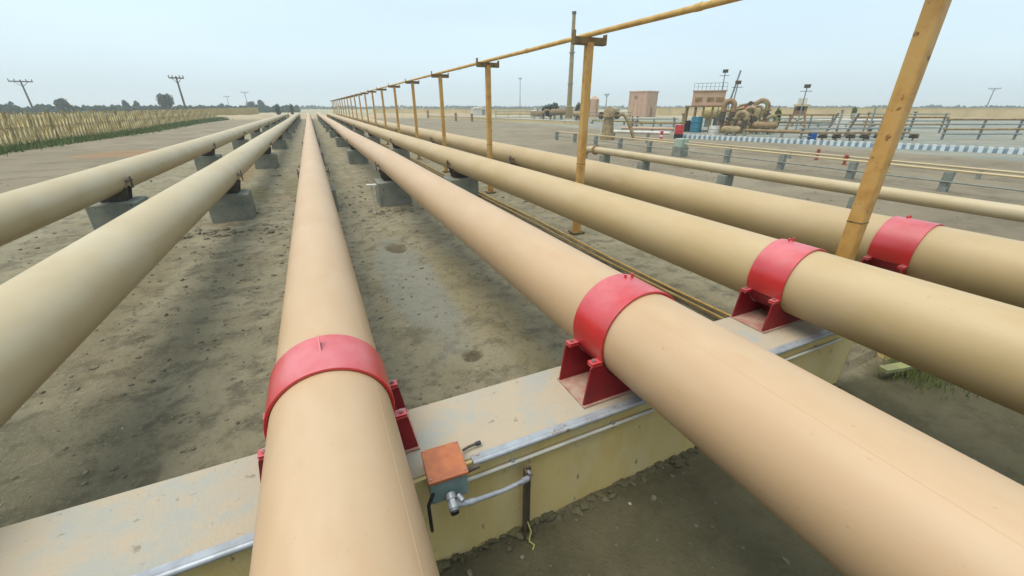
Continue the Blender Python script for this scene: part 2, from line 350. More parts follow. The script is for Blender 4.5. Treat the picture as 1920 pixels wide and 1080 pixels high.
# ---------------------------------------------------------------- red clamps on the near beam
def clamp(x, z, r, y0, y1, label, tabx=0.0, fin=False):
    t = thing('pipe_clamp', label, 'pipe clamp', (x, 0, .65), group='red pipe clamps on the near beam')
    zc = z - .65; ro = r + .020
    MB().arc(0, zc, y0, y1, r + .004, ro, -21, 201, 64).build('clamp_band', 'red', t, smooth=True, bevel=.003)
    MB().arc(0, zc, y0 + .02, y1 - .02, r + .003, r + .014, 202.5, 337.5, 32).build('cradle', 'red_dark', t, smooth=True)
    ze = zc - (r + .012) * math.sin(R(21)); xe = (r + .012) * math.cos(R(21))
    for s in (-1, 1):                       # small bolted ears, one over each cross plate
        for yy in (y0 + .03, y1 - .03):
            ear = MB(); ear.span((s * xe, yy - .028, ze - .022), (s * (xe + .085), yy + .028, ze - .012)); ear.span((s * xe, yy - .028, ze - .004), (s * (xe + .085), yy + .028, ze + .006))
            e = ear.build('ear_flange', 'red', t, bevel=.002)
            b = MB(); b.cyl((s * (xe + .055), yy, ze - .04), (s * (xe + .055), yy, ze + .024), .008, 10)
            b.cyl((s * (xe + .055), yy, ze + .0065), (s * (xe + .055), yy, ze + .019), .015, 6)
            b.build('bolt', 'bolt', e)
    for yy in (y0 + .012, y1 - .012):        # two cross plates carrying the cradle
        n = 24
        rc = r + .0155; a0 = R(24); zt = zc - rc * math.sin(a0)
        poly = [(-(r + .115), .014), (r + .115, .014), (r + .08, zt - .012), (r + .055, zt)]
        poly += [(rc * math.cos(-a0 - (PI - 2 * a0) * k / n), zc + rc * math.sin(-a0 - (PI - 2 * a0) * k / n)) for k in range(0, n + 1)]
        poly += [(-(r + .055), zt), (-(r + .08), zt - .012)]
        MB().slab(poly, yy - .007, yy + .007).build('cross_plate', 'red_dark', t)
    MB().span((-.008, y0 + .021, .014), (.008, y1 - .021, zc - r - .016)).build('web_plate', 'red_dark', t)
    MB().span((-(r + .12), y0 - .012, .002), (r + .12, y1 + .012, .014)).build('base_plate', 'red_worn', t)
    # thin lifting tab and two stop blocks on top of the band
    ym = (y0 + y1) / 2 + .04
    if fin:
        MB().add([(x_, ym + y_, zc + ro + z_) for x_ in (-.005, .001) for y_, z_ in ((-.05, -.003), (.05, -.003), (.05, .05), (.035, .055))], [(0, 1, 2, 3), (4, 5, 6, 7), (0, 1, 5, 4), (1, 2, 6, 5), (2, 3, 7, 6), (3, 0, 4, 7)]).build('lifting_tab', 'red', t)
    else:
        for q in (-.03, .03):
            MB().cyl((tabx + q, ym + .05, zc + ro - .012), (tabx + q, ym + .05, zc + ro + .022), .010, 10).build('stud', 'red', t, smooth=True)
    return t
clamp(-.16, 1.03, .290, 1.84, 2.19, 'red clamp around the middle pipe behind the orange capped junction box', -.002, True)
clamp(1.76, 1.095, .312, 1.72, 2.05, 'bright red clamp around the pipe that crosses to the bottom right corner', .05)
clamp(3.76, 1.06, .302, 1.86, 2.19, 'red clamp around the pipe just in front of the yellow posts', .05)
clamp(5.78, 1.06, .300, 1.82, 2.20, 'red clamp at the right edge around the pipe behind the yellow posts', .05)

# ---------------------------------------------------------------- near concrete beam
def beam(x0, x1, label, fit=True):
    t = thing('concrete_beam', label, 'concrete beam', ((x0 + x1) / 2, 1.9, 0), group=None); c = (x0 + x1) / 2
    y0, y1 = 1.62 - 1.9, 2.20 - 1.9
    n = int((x1 - x0) / .05); rb = random.Random(5)
    # body: front face broken up slightly along its bottom line
    MB().span((x0 - c, y0, -.5), (x1 - c, y1, .640)).build('beam_body', 'beam', t, bevel=.006)
    MB().span((x0 - c - .001, y0 + .022, .6405), (x1 - c + .001, y1 + .001, .650)).build('top_screed', 'beamtop', t, bevel=.002)
    return t, c
bt, bc = beam(-7.5, 4.42, 'long ochre painted concrete beam under the near ends of the pipes')
beam(5.36, 8.2, 'short concrete beam under the outermost right pipe')
def rel(o, n, m, **k): return o.build(n, m, bt, **k)
sp = MB()      # steel edge strip: flat face with a rolled lip, left piece and right piece
for a, b in ((-6.5, -.46), (.50, 4.25)):
    sp.span((a - bc, -.302, .6515), (b - bc, -.252, .664)); sp.cyl((a - bc, -.300, .652), (b - bc, -.300, .652), .017, 12)
rel(sp, 'edge_strip', 'steel', smooth=True)
cd_ = MB(); cd_.cyl((.43 - bc, -.298, .535), (4.1 - bc, -.298, .535), .0125, 10)
co = cd_.build('conduit', 'pale', None, smooth=True); co.location = (bc, 1.9, 0)
tag(co, 'thin pale conduit running along the front face of the ochre beam', 'conduit')
for k in range(5):
    MB().box((.75 + k * .75 - bc, -.290, .535), (.02, .03, .045)).build('conduit_clip', 'steel', co)

mb = MB(); rb2 = random.Random(8)
for k in range(90):
    x = rb2.uniform(-1.6, 4.3); yy = rb2.choice([rb2.uniform(1.66, 2.18), 2.18 - abs(rb2.gauss(0, .05))]); r = rb2.uniform(.0015, .004); rock(mb, (x, yy, .650 + r * .3), r, rb2)
stuff(mb.build('grit', 'beamtop'))
# ground dirt banked against the beam
mb = MB()
for k in range(620):
    x = rnd.uniform(-1.2, 4.4); r = .006 + .03 * rnd.random() ** 3; yy = 1.615 - abs(rnd.gauss(0, .03 + .04 * abs(noise.noise(Vector((x * 3, 0, 0)))))); rock(mb, (x, yy, gz(x, 1.2) + r * .25), r, rnd)
M['soil'] = mat('dark_soil', (.075, .07, .038), (.11, .10, .05), 5, rough=.95, bump=.5)
stuff(mb.build('soil_clods', 'soil', smooth=True))

# ---------------------------------------------------------------- junction box with its fittings
t = thing('junction_box', 'teal junction box with orange cover bolted to the front of the ochre beam', 'junction box', (.335, 1.60, .55), R(-3))
MB().span((-.10, -.115, .035), (.10, .105, .178)).build('box_body', 'teal', t, bevel=.006)
cv = MB().span((-.106, -.121, .1795), (.106, .111, .200)).build('box_cover', 'orange', t, bevel=.004)
for a in (-1, 1):
    for b in (-1, 1): MB().cyl((a * .09, b * .10, .199), (a * .09, b * .10, .204), .006, 8).build('screw', 'bolt', cv)
gl = MB(); gl.cyl((.0, -.115, .075), (.0, -.145, .065), .028, 16); gl.cyl((.0, -.145, .065), (.0, -.165, .058), .024, 6); gl.cyl((.0, -.165, .058), (.0, -.188, .05), .027, 16)
for q in range(4): gl.cyl((0, -.188 - q * .004, .05 - q * .0014), (0, -.190 - q * .004, .0493 - q * .0014), .0275 - .002 * (q % 2), 16)
gl.cyl((0.035, -.145, .085), (.052, -.18, .075), .014, 12)
gland = gl.build('cable_gland', 'steel', t, smooth=True)
MB().cyl((0, -.205, .044), (0, -.212, .042), .022, 16).build('gland_opening', 'black', gland, smooth=True)
el = MB(); el.tube([(.015, -.16, .05), (.05, -.165, .035), (.09, -.16, .02), (.30, -.12, -.035), (.455, -.075, -.07)], [.017, .017, .014, .013, .013], 12)
el.cyl((.43, -.082, -.062), (.475, -.066, -.075), .018, 10); el.cyl((.085, -.161, .022), (.115, -.155, .014), .018, 10); el.build('drain_arm', 'steel', t, smooth=True)
MB().tube([(-.085, -.11, .12), (-.12, -.13, .06), (-.118, -.12, -.08), (-.11, -.05, -.25)], .010, 10).build('black_cable', 'black', t, smooth=True)
MB().cyl((.107, -.03, .10), (.19, -.03, .115), .014, 12).build('side_fitting', 'dark_steel', t, smooth=True)

t = thing('steel_stake', 'dark steel stake with yellow tag standing against the ochre beam', 'stake', (.83, 1.565, 0))
st = MB(); st.box((0, 0, .18), (.05, .012, .64)); st.box((-.019, -.022, .18), (.012, .034, .64)); st.build('stake_bar', 'dark_steel', t, bevel=.002)
MB().cyl((0, -.006, .46), (0, -.035, .46), .022, 10).build('stake_bolt', 'steel', t, smooth=True)
MB().tube([(.0, -.02, .03), (.012, -.05, -.03), (-.01, -.07, -.09), (.012, -.10, -.105), (-.01, -.12, -.11)], .005, 8).build('tag_strip', 'tape', t, smooth=True)
t = thing('steel_lug', 'small dark hook latch on the beam edge beside the orange cover', 'hook', (.53, 1.70, .665))
MB().tube([(-.06, -.01, .012), (-.02, 0, .014), (.03, .004, .014)], .008, 8).build('hook_rod', 'dark_steel', t, smooth=True)
MB().box((.04, .005, .012), (.035, .022, .016)).build('hook_head', 'black', t, bevel=.003)

# ---------------------------------------------------------------- concrete piers further back
ORD = ['first', 'second', 'third', 'fourth', 'fifth', 'sixth', 'seventh', 'eighth', 'ninth']
PN = ['the far left pipe', 'the pipe second from the left', 'the middle pipe', 'the pipe right of the middle one', 'the pipe in front of the yellow posts', 'the pipe behind the yellow posts']
def pier_proto():
    t = thing('concrete_pier', 'x', 'concrete pier', (0, 0, 0))
    b = MB(); b.span((-.43, -.42, -.3), (.43, .42, .60)); b.build('pier_block', 'concrete', t, bevel=.025)
    s = MB(); s.span((-.22, -.16, .602), (.22, .16, .615))
    for yy in (-.13, .13):
        n = 16; rr = .305; zc = 1.06
        poly = [(-.24, .616), (.24, .616), (.30, .86)] + [(rr * math.cos(-.6 - (PI - 1.2) * k / n), zc + rr * math.sin(-.6 - (PI - 1.2) * k / n)) for k in range(n + 1)] + [(-.30, .86)]
        s.slab(poly, yy - .008, yy + .008)
    sd = s.build('saddle', 'dark_steel', t)
    for sg in (-1, 1):
        e = MB(); e.span((sg * .30, -.14, 1.0), (sg * .37, .14, 1.03)); e.span((sg * .355, -.05, .86), (sg * .37, .05, 1.10))
        e.build('saddle_ear', 'dark_steel', sd)
    return t
pr = pier_proto(); first = True
for j in range(9):
    y = 11.75 + 9.75 * j
    for i, p in enumerate(pipes):
        c = pr if first else copy_tree(pr)
        first = False
        c.location = (p[0], y, p[1] - 1.06 + .02 * math.sin(i * 3 + j)); c.rotation_euler.z = R(random.Random(i * 20 + j).uniform(-2.5, 2.5))
        c['label'] = f'{ORD[j]} grey pier from the beam under {PN[i]}'
        c['group'] = 'grey concrete piers under the pipelines'

# white T-shaped marker stake by the first pier
p0 = gp(704, 402); ht = hz(706, 345, p0)
t = thing('marker_stake', 'thin white stake with flat top beside a grey concrete pier', 'stake', p0)
MB().cyl((0, 0, -.1), (0, 0, ht - .03), .022, 8).build('stake_rod', 'pale', t, smooth=True)
MB().box((0.0, 0, ht - .02), (.24, .12, .04)).build('stake_cap', 'pale', t, bevel=.006)

# two yellow conduits on the ground between the pipes
for k, xx in enumerate((4.28, 4.44)):
    o = MB().tube([(xx + .02 * math.sin(y * .7 + k), y, .05 + .015 * math.sin(y)) for y in np.arange(2.3, 60, 1.5)], .022, 10).build('ground_conduit', 'rail', smooth=True)
    tag(o, ['thin yellow conduit lying on the ground, the one nearer to the peach pipes', 'thin yellow conduit lying on the ground, the one nearer to the yellow posts'][k], 'conduit', 'yellow conduits on the ground')

# ---------------------------------------------------------------- yellow posts and the rail on them
def post_proto():
    t = thing('yellow_post', 'x', 'post', (0, 0, 0))
    w = .062
    s = MB(); s.span((-w, -.065, -.2), (w, -.055, 3.55)); s.span((-w, -.055, -.2), (-w + .010, .065, 3.55)); s.span((w - .010, -.055, -.2), (w, .065, 3.55)); s.span((-w + .01, .056, -.2), (w - .01, .065, 3.55))
    s.build('post_shaft', 'ochre', t, bevel=.002)
    MB().box((0, 0, 1.45), (.129, .136, .012)).build('weld_collar', 'bracket', t)
    b = MB(); b.span((-.32, -.05, 3.51), (.32, .05, 3.525)); b.span((-.32, -.055, 3.525), (.32, -.043, 3.63)); b.span((-.32, .043, 3.525), (.32, .055, 3.63))
    br = b.build('cross_arm', 'bracket', t)
    for s_ in (-1, 1): MB().box((s_ * .326, 0, 3.60 + .02 * (s_ < 0)), (.014, .12, .17 + .04 * (s_ < 0))).build('end_plate', 'bracket', br)
    MB().box((0, 0, 3.61), (.13, .085, .045)).build('rail_seat', 'ochre', t)
    MB().box((0, 0, .03), (.26, .26, .03)).build('foot_plate', 'bracket', t)
    return t
pp = post_proto()
ys_p = [2.1 + 4.92 * k for k in range(21)]
for k, y in enumerate(ys_p):
    c = pp if k == 0 else copy_tree(pp)
    c.location = (4.80, y, 0); c.rotation_euler.z = R(random.Random(k).uniform(-3, 3))
    c['group'] = 'yellow posts carrying the long rail'
    c['label'] = 'yellow steel post nearest the camera, beside the rightmost red clamp' if k == 0 else f'yellow steel post under the long rail, number {k + 1} counted from the nearest post'
names = ['nearest', 'second', 'third', 'fourth', 'fifth', 'sixth', 'seventh', 'eighth', 'ninth', 'tenth', 'eleventh', 'twelfth', 'thirteenth', 'fourteenth', 'fifteenth', 'sixteenth', 'seventeenth', 'eighteenth', 'nineteenth', 'twentieth', 'last and farthest']
for o in [o for o in S.objects if o.name.startswith('yellow_post')]:
    k = int(round((o.location.y - 2.1) / 4.92))
    if k: o['label'] = f'yellow steel post under the long rail, {names[k]} from the viewer'
t = thing('yellow_rail', 'long yellow pipe rail carried on top of the yellow posts', 'rail', (4.8, 0, 0))
MB().tube([(0, y, 3.672 + .008 * math.sin(y * 1.3)) for y in [-4, 0, 2.1] + list(np.arange(4.5, YEND - .5, 2.46))], .042, 20).build('rail_pipe', 'rail', t, smooth=True)
for y in (4.6, 9.5, 14.4, 19.3): MB().cyl((0, y - .05, 3.673 + .008 * math.sin(y * 1.3)), (0, y + .05, 3.673 + .008 * math.sin(y * 1.3)), .049, 20).build('rail_sleeve', 'rail', t, smooth=True)

# ---------------------------------------------------------------- slim pipe on the right, turning away into a cross pipe
t = thing('slim_pipeline', 'slim khaki pipeline on low blocks beyond the large pipes', 'pipeline', (12.1, 0, 0))
MB().tube([(0, y, .62) for y in (-6, 0, 5, 10, 15, 16.9)] + [(0, 17.2, .58), (0, 17.4, .42), (0, 17.45, .2), (0, 17.45, -.3)], .15, 32).build('pipe_wall', 'pipe_left', t, smooth=True)
MB().cyl((0, 16.5, .62), (0, 16.6, .62), .22, 24).build('end_flange', 'rust', t, smooth=True)
sl = None
for k, y in enumerate((1.5, 5.4, 9.3, 13.2, 15.8)):
    o = MB().span((-.2, -.16, -.2), (.2, .16, .462)).build('low_block', 'concrete', bevel=.02) if sl is None else sl.copy()
    if sl is None: sl = o
    else: COL.objects.link(o)
    o.location = (12.1, y, 0); tag(o, f'low grey concrete block under the slim pipeline, {ORD[k]} from the right', 'concrete block', 'low blocks under the slim pipeline')

# ---------------------------------------------------------------- low grey post-and-rail fence
def lowpost(m='fencegrey'):
    return MB().span((-.11, -.11, -.2), (.11, .11, .62)).build('fence_post', m, None, bevel=.012)
t = thing('low_rail_fence', 'low fence of grey posts and thin rails behind the slim pipeline', 'fence', (18.15, 0, 0))
for k in range(11):
    y = 3.3 + 2.7 * k
    if k == 5: continue
    o = lowpost(); o.name = 'post'; o.parent = t; o.location = (0, y, 0)
MB().cyl((-.0, 3.3, .66), (-.0, 30.3, .66), .035, 10).build('top_rail', 'sandwall', t, smooth=True)
MB().cyl((-.13, 3.3, .32), (-.13, 30.3, .32), .025, 8).build('lower_rail', 'fencegrey', t, smooth=True)
t = thing('pedestal', 'pale green pedestal standing in the line of the low grey fence', 'pedestal', (18.15, 17.1, 0))
MB().span((-.3, -.3, -.1), (.3, .3, .5)).build('pedestal_foot', 'concrete', t, bevel=.02)
MB().span((-.27, -.27, .501), (.27, .27, .92)).build('pedestal_shaft', 'palegreen', t, bevel=.02)
# thin yellow pipe along the ground behind it
t = thing('ground_pipe', 'thin tan pipe on small stands in front of the blue and white kerb', 'pipe', (22.6, 0, 0))
MB().cyl((0, 2, .35), (0, 26, .35), .045, 12).build('pipe_wall', 'pipe_left', t, smooth=True)
for k in range(7): MB().span((-.06, 3 + k * 3.6, -.1), (.06, 3.12 + k * 3.6, .288)).build('stand', 'fencegrey', t)

# red hydrants
def hydrant(p, h, label):
    t = thing('fire_hydrant', label, 'hydrant', p, group='red hydrants near the painted kerb')
    b = MB(); b.cyl((0, 0, -.1), (0, 0, h * .82), .065, 14); b.cyl((0, 0, 0), (0, 0, .04), .10, 14); b.cyl((0, 0, h * .82), (0, 0, h * .86), .10, 14); b.tube([(0, 0, h * .86), (0, 0, h * .95), (0, 0, h)], [.07, .06, .03], 14)
    b.build('hydrant_barrel', 'hydrant', t, smooth=True)
    for a in (0, 2.1, 4.2): MB().cyl((0, 0, h * .58), (math.cos(a) * .13, math.sin(a) * .13, h * .58), .04, 10).build('outlet', 'hydrant', t, smooth=True)
    return t
for (u, v, vt, lab) in ((1530, 300, 278, 'red hydrant left of the other two near the painted kerb'), (1582, 309, 289, 'red hydrant lowest and middle of the three near the kerb'), (1633, 304, 281, 'red hydrant right of the other two, beside the nearest yellow post')):
    p = gp(u, v); hydrant(p, hz(u, vt, p), lab)
# short red-white marker posts
p = gp(1239, 263); h = hz(1239, 246, p)
t = thing('marker_post', 'short red and white post beside the cone-like wellhead', 'post', p)
MB().cyl((0, 0, -.1), (0, 0, h), .13, 12).build('post_body', 'red', t, smooth=True); MB().cyl((0, 0, h * .4), (0, 0, h * .6), .136, 12).build('white_band', 'kerbwhite', t, smooth=True)

# painted kerb
ka, kb = gp(1270, 259), gp(1650, 277); kd = (kb - ka).normalized(); kn = 26
ang = math.atan2(kd.y, kd.x)
t = thing('painted_kerb', 'low kerb painted in alternating white and blue blocks around the plant yard', 'kerb', ka, ang)
L_ = (kb - ka).length; step = .20; n = int(L_ * 1.9 / step)
w_ = MB(); b_ = MB()
for k in range(n):
    if k % 2: b_.span((k * step, -.13, -.05), ((k + 1) * step, .13, .26))
    else: w_.span((k * step, -.133, -.05), ((k + 1) * step, .133, .34))
w_.build('white_stones', 'kerbwhite', t); b_.build('blue_stones', 'kerbblue', t)

# ---------------------------------------------------------------- plant equipment
def at(u, v, vt):
    p = gp(u, v); return p, hz(u, vt, p)
def px(u, v):                     # metres per pixel sideways at a ground point
    return (gp(u + 1, v) - gp(u, v)).length
def face(p): return math.atan2(p.y, p.x) - PI / 2     # turn so local x runs across the view

# wellhead with curved hose
p, h = at(1138, 262, 202)
t = thing('wellhead', 'olive wellhead with two dark valves and a hose curving down to the right', 'wellhead', p, face(p))
MB().tube([(0, 0, -.1), (0, 0, .3), (0, 0, .32), (0, 0, 1.7), (0, 0, 1.72), (0, 0, 2.2), (0, 0, 2.45), (0, 0, h)], [.62, .60, .50, .36, .50, .46, .30, .14], 20).build('wellhead_body', 'tanmetal', t, smooth=True)
MB().cyl((-.85, 0, 1.85), (.85, 0, 1.85), .15, 14).build('cross_pipe', 'tanmetal', t, smooth=True)
for s_ in (-1, 1):
    v_ = MB(); v_.cyl((s_ * .62, -.12, 1.85), (s_ * .62, .12, 1.85), .27, 16); v_.cyl((s_ * .62, 0, 1.85), (s_ * .62, -.4, 1.9), .04, 8); v_.build('valve', 'dark_steel', t, smooth=True)
MB().tube([(.85, 0, 1.85), (1.0, 0, 2.0), (1.2, 0, 1.9), (1.5, 0, 1.5), (1.9, 0, .7), (2.2, 0, -.05)], .14, 12).build('hose', 'tanmetal', t, smooth=True)
MB().tube([(-.6, 0, 1.7), (-.55, -.1, 1), (-.5, -.1, .4), (-.4, -.1, -.05)], .07, 10).build('drop_pipe', 'pale', t, smooth=True)

# red drum on black base
p, h = at(1271, 260, 234)
t = thing('red_drum', 'red drum on a black base at the left end of the painted kerb', 'drum', p)
MB().cyl((0, 0, -.05), (0, 0, h * .35), .36, 20).build('drum_base', 'black', t, smooth=True)
MB().tube([(0, 0, h * .351), (0, 0, h * .6), (0, 0, h * .61), (0, 0, h * .64), (0, 0, h * .65), (0, 0, h)], [.36, .36, .38, .38, .36, .36], 20).build('drum_body', 'red', t, smooth=True)

# raised cabin on legs with awning
p, h = at(1318, 246, 172); s_ = px(1318, 246); W = 27 * s_
t = thing('raised_cabin', 'pink plastered cabin raised on legs with a flat awning', 'building', p, face(p))
zf = hz(1318, 198, p)
w = MB(); w.span((-W, -1.6, zf), (W * .95, 1.6, h)); wo = w.build('cabin_wall', 'pinkwall', t, bevel=.02)
for xx in (-.6, .1, .65): MB().box((xx * W, -1.61, (zf + h) / 2 - .1), (.7, .06, .4)).build('shutter', 'rust', wo)
MB().span((-W * 1.35, -2.4, zf - .16), (W * 1.1, 2.0, zf - .002)).build('awning', 'rust', t)
MB().span((-W * 1.05, -1.7, h + .002), (W, 1.7, h + .09)).build('roof_slab', 'pinkwall', t)
for xx in (-1.25, -.7, -.2, .35, .95):
    for yy in (-2.2, 1.7): MB().span((xx * W - .09, yy - .09, -.1), (xx * W + .09, yy + .09, zf - .161)).build('leg', 'rust', t)
rl = MB()
for xx in np.linspace(-1, .95, 9): rl.bar((xx * W, -1.65, h + .09), (xx * W, -1.65, h + .75), .04)
rl.bar((-W, -1.65, h + .75), (W * .95, -1.65, h + .75), .04); rl.bar((-W, -1.65, h + .42), (W * .95, -1.65, h + .42), .03)
rl.build('roof_railing', 'greypipe', t)
# clutter under and beside
def drum(u, v, vt, wpx, m, name, label, cat):
    p, h = at(u, v, vt); r = wpx * px(u, v) / 2
    t = thing(name, label, cat, p)
    MB().tube([(0, 0, -.05), (0, 0, h * .3), (0, 0, h * .31), (0, 0, h * .34), (0, 0, h * .35), (0, 0, h * .65), (0, 0, h * .66), (0, 0, h * .69), (0, 0, h * .7), (0, 0, h)], [r, r, r * 1.06, r * 1.06, r, r, r * 1.06, r * 1.06, r, r * .97], 20).build('drum_body', m, t, smooth=True)
    MB().cyl((r * .5, 0, h), (r * .5, 0, h + .05), r * .16, 8).build('bung', 'dark_steel', t)
    return t
drum(1303, 248, 219, 20, 'bluetank', 'water_tank', 'teal water tank under the raised pink cabin', 'tank')
drum(1521, 262, 248, 14, 'bluebin', 'blue_drum', 'bright blue drum behind the painted kerb near the lookout hut', 'drum')
drum(1287, 247, 226, 10, 'black', 'dark_drum', 'small dark drum left of the teal water tank', 'drum')
drum(1337, 252, 236, 18, 'pale', 'pale_tank', 'squat pale tank right of the raised pink cabin', 'tank')
# horizontal olive vessel with saddles
def hvessel(u, v, vt, Lm, m, label, rz=0):
    p, h = at(u, v, vt); r = max(.35, h * .30); zc = h - r
    t = thing('pressure_vessel', label, 'vessel', p, face(p) + rz)
    MB().tube([(-Lm / 2 - r * .75, 0, zc), (-Lm / 2 - r * .6, 0, zc), (-Lm / 2 - r * .3, 0, zc), (-Lm / 2, 0, zc), (Lm / 2, 0, zc), (Lm / 2 + r * .3, 0, zc), (Lm / 2 + r * .6, 0, zc), (Lm / 2 + r * .75, 0, zc)], [r * .15, r * .6, r * .9, r, r, r * .9, r * .6, r * .15], 24).build('shell', m, t, smooth=True)
    for s_ in (-.6, .6): MB().span((s_ * Lm / 2 - .12, -r * .8, -.1), (s_ * Lm / 2 + .12, r * .8, zc - r * .6)).build('saddle', 'concrete', t)
    n = MB(); n.cyl((0, 0, zc + r * .9), (0, 0, zc + r + .35), .14, 12); n.cyl((0, 0, zc + r + .3), (0, 0, zc + r + .36), .24, 12); n.build('nozzle', m, t, smooth=True)
    return t
hvessel(1333, 238, 200, 2.0, 'yellowmetal', 'olive yellow pressure vessel just right of the raised pink cabin', .5)
hvessel(1385, 250, 226, 1.5, 'rust', 'brown drum-shaped vessel low between the two pipe loops', .9)
hvessel(1392, 240, 200, 3.4, 'olive', 'mottled olive vessel lying between the two pipe loops', -.5)
drum(1351, 247, 186, 9, 'pale', 'vertical_tank', 'narrow pale upright tank inside the left brown pipe loop', 'tank')
hvessel(1046, 224, 204, 2.6, 'rust', 'low brown vessel at the foot of the flare stack', .3)
hvessel(1008, 223, 208, 2.4, 'rust', 'brown vessel lying left of the low brown vessel near the stack', .1)
hvessel(1430, 252, 228, 1.8, 'rust', 'small brown vessel right of the right-hand brown loop', .4)
hvessel(1368, 254, 236, 1.2, 'tanmetal', 'small tan drum-shaped vessel in front of the left brown loop', -.2)
hvessel(1085, 226, 208, 2.0, 'tanmetal', 'tan vessel right of the flare stack foot', -.4)
# inverted U pipe loops
def loop(u, v, vt, wpx, m, label, rr=.2, tilt=0):
    p, h = at(u, v, vt); W = wpx * px(u, v) / 2
    t = thing('pipe_loop', label, 'pipe loop', p, face(p) + tilt)
    k = min(W, .9); pts = [(-W, 0, -.1), (-W, 0, h - k - rr)]
    for a in np.linspace(180, 0, 13): pts.append((W * math.cos(R(a)), 0, h - k - rr + k * math.sin(R(a))))
    pts += [(W, 0, -.1)]
    MB().tube(pts, rr, 16).build('loop_pipe', m, t, smooth=True)
    for s_ in (-1, 1):
        for zz in (h * .3, h * .62): MB().cyl((s_ * W, 0, zz), (s_ * W, 0, zz + .14), rr * 1.7, 14).build('flange', m, t, smooth=True)
        MB().box((s_ * W, -rr * 1.5, h * .46), (rr * 2.2, rr * 1.6, rr * 2.6)).build('valve_body', 'dark_steel', t, bevel=.03)
    return t
loop(1357, 250, 184, 16, 'rust', 'brown upright pipe loop right beside the raised pink cabin', .26)
loop(1417, 246, 184, 22, 'rust', 'brown upright pipe loop farther right of the cabin with pale sky inside', .25, .3)
loop(1440, 250, 214, 18, 'olive', 'small low olive pipe loop right of the tall brown one', .16, .6)
loop(1025, 226, 204, 14, 'rust', 'rusty pipe loop left of the flare stack foot', .2, .2)
loop(1092, 231, 208, 12, 'tanmetal', 'tan pipe loop just left of the wellhead with the two valves', .2)
loop(1398, 250, 198, 18, 'tanmetal', 'tall tan pipe loop just left of the right-hand brown loop', .22, .1)
loop(1384, 252, 206, 20, 'tanmetal', 'tan brown pipe loop between the two tall brown ones', .2, -.5)
p, h = at(1378, 246, 208)
t = thing('manifold', 'tangle of olive manifold pipes joining the two brown loops', 'manifold', p, face(p))
for k in range(6):
    z0 = .5 + k * .42; x0 = -2.0 + .35 * k; m_ = 'olive' if k % 2 else 'rust'
    MB().tube([(x0, .3 * k - .6, -.1), (x0, .3 * k - .6, z0 - .3), (x0 + .2, .3 * k - .6, z0), (x0 + 1.6, .3 * k - .6, z0 + .3), (x0 + 2.6, .3 * k - .5, z0 + .35), (x0 + 2.8, .3 * k - .5, z0), (x0 + 2.8, .3 * k - .5, -.1)], .13, 12).build('manifold_pipe', m_, t, smooth=True)
    MB().cyl((x0 + 1.2, .3 * k - .95, z0 + .22), (x0 + 1.2, .3 * k - .9, z0 + .22), .24, 14).build('handwheel', 'dark_steel' if k % 2 else 'red', t, smooth=True)
# masts
def mast(u, v, vt, label, lean=(0, 0), r=.05, head=True):
    p, h = at(u, v, vt); t = thing('antenna_mast', label, 'mast', p, face(p))
    MB().tube([(0, 0, -.1), (lean[0] * .5, 0, h * .5), (lean[0], 0, h)], [r * 1.6, r * 1.2, r], 10).build('mast_pole', 'greypipe', t, smooth=True)
    if head:
        b = MB(); b.box((lean[0], 0, h), (.55, .3, .32)); b.bar((lean[0] - .5, 0, h - .45), (lean[0] + .5, 0, h - .45), .05); b.build('mast_head', 'dark_steel', t)
    return t
mast(1339, 244, 134, 'thin antenna mast with a boxy head above the raised pink cabin')
mast(1349, 245, 133, 'dark mast leaning right above the raised pink cabin', (.9, 0), .09, False)
mast(1361, 248, 155, 'short mast between the raised cabin and the first brown loop', (.2, 0), .06)
mast(1490, 250, 162, 'thin mast with a lamp head above the lookout hut', (0, 0), .05)
mast(1562, 262, 205, 'slim grey pole left of the steel stairs', (.1, 0), .05, False)
mast(1622, 262, 200, 'slim grey pole right of the steel stairs', (.0, 0), .06, False)
# lookout hut
p, h = at(1490, 245, 190); s_ = px(1490, 245)
t = thing('lookout_hut', 'small lookout hut on flaring timber legs with pale roof', 'hut', p, face(p))
W = 10 * s_; zf = hz(1490, 214, p)
o = MB().span((-W, -W, zf), (W, W, h - .5)).build('hut_wall', 'rust', t)
MB().box((0, -W - .01, (zf + h) / 2), (W * 1.1, .06, .5)).build('window', 'window', o)
MB().span((-W * 1.2, -W * 1.2, h - .498), (W * 1.2, W * 1.2, h - .3)).build('roof', 'sandwall', t)
MB().span((-W * .7, -W * .7, h - .298), (W * .7, W * .7, h + .35)).build('roof_tank', 'pale', t, bevel=.05)
for a in (-1, 1):
    for b in (-1, 1): MB().bar((a * W * 1.6, b * W * 1.6, -.1), (a * W * .9, b * W * .9, zf), .14).build('leg', 'rust', t)
mb = MB()
for b in (-1, 1): mb.bar((-W * 1.5, b * W * 1.5, .3), (W * 1.1, b * W * 1.1, zf - .2), .07); mb.bar((W * 1.5, b * W * 1.5, .3), (-W * 1.1, b * W * 1.1, zf - .2), .07)
mb.build('bracing', 'rust', t)
# steel stairs
p, h = at(1570, 256, 213); s_ = px(1570, 256)
t = thing('steel_stairs', 'grey steel stairs with dark stringers in the plant yard', 'stairs', p, face(p))
for xx in (-.75, .75): MB().bar((xx - .3, -.4, -.1), (xx + .3, .9, h), .16, .12).build('stringer', 'dark_steel', t)
mb = MB()
for k in range(11): f_ = (k + .5) / 11; mb.box((-.3 + .6 * f_, -.4 + 1.3 * f_, h * f_), (1.36, .26, .05))
mb.build('tread', 'pale', t)
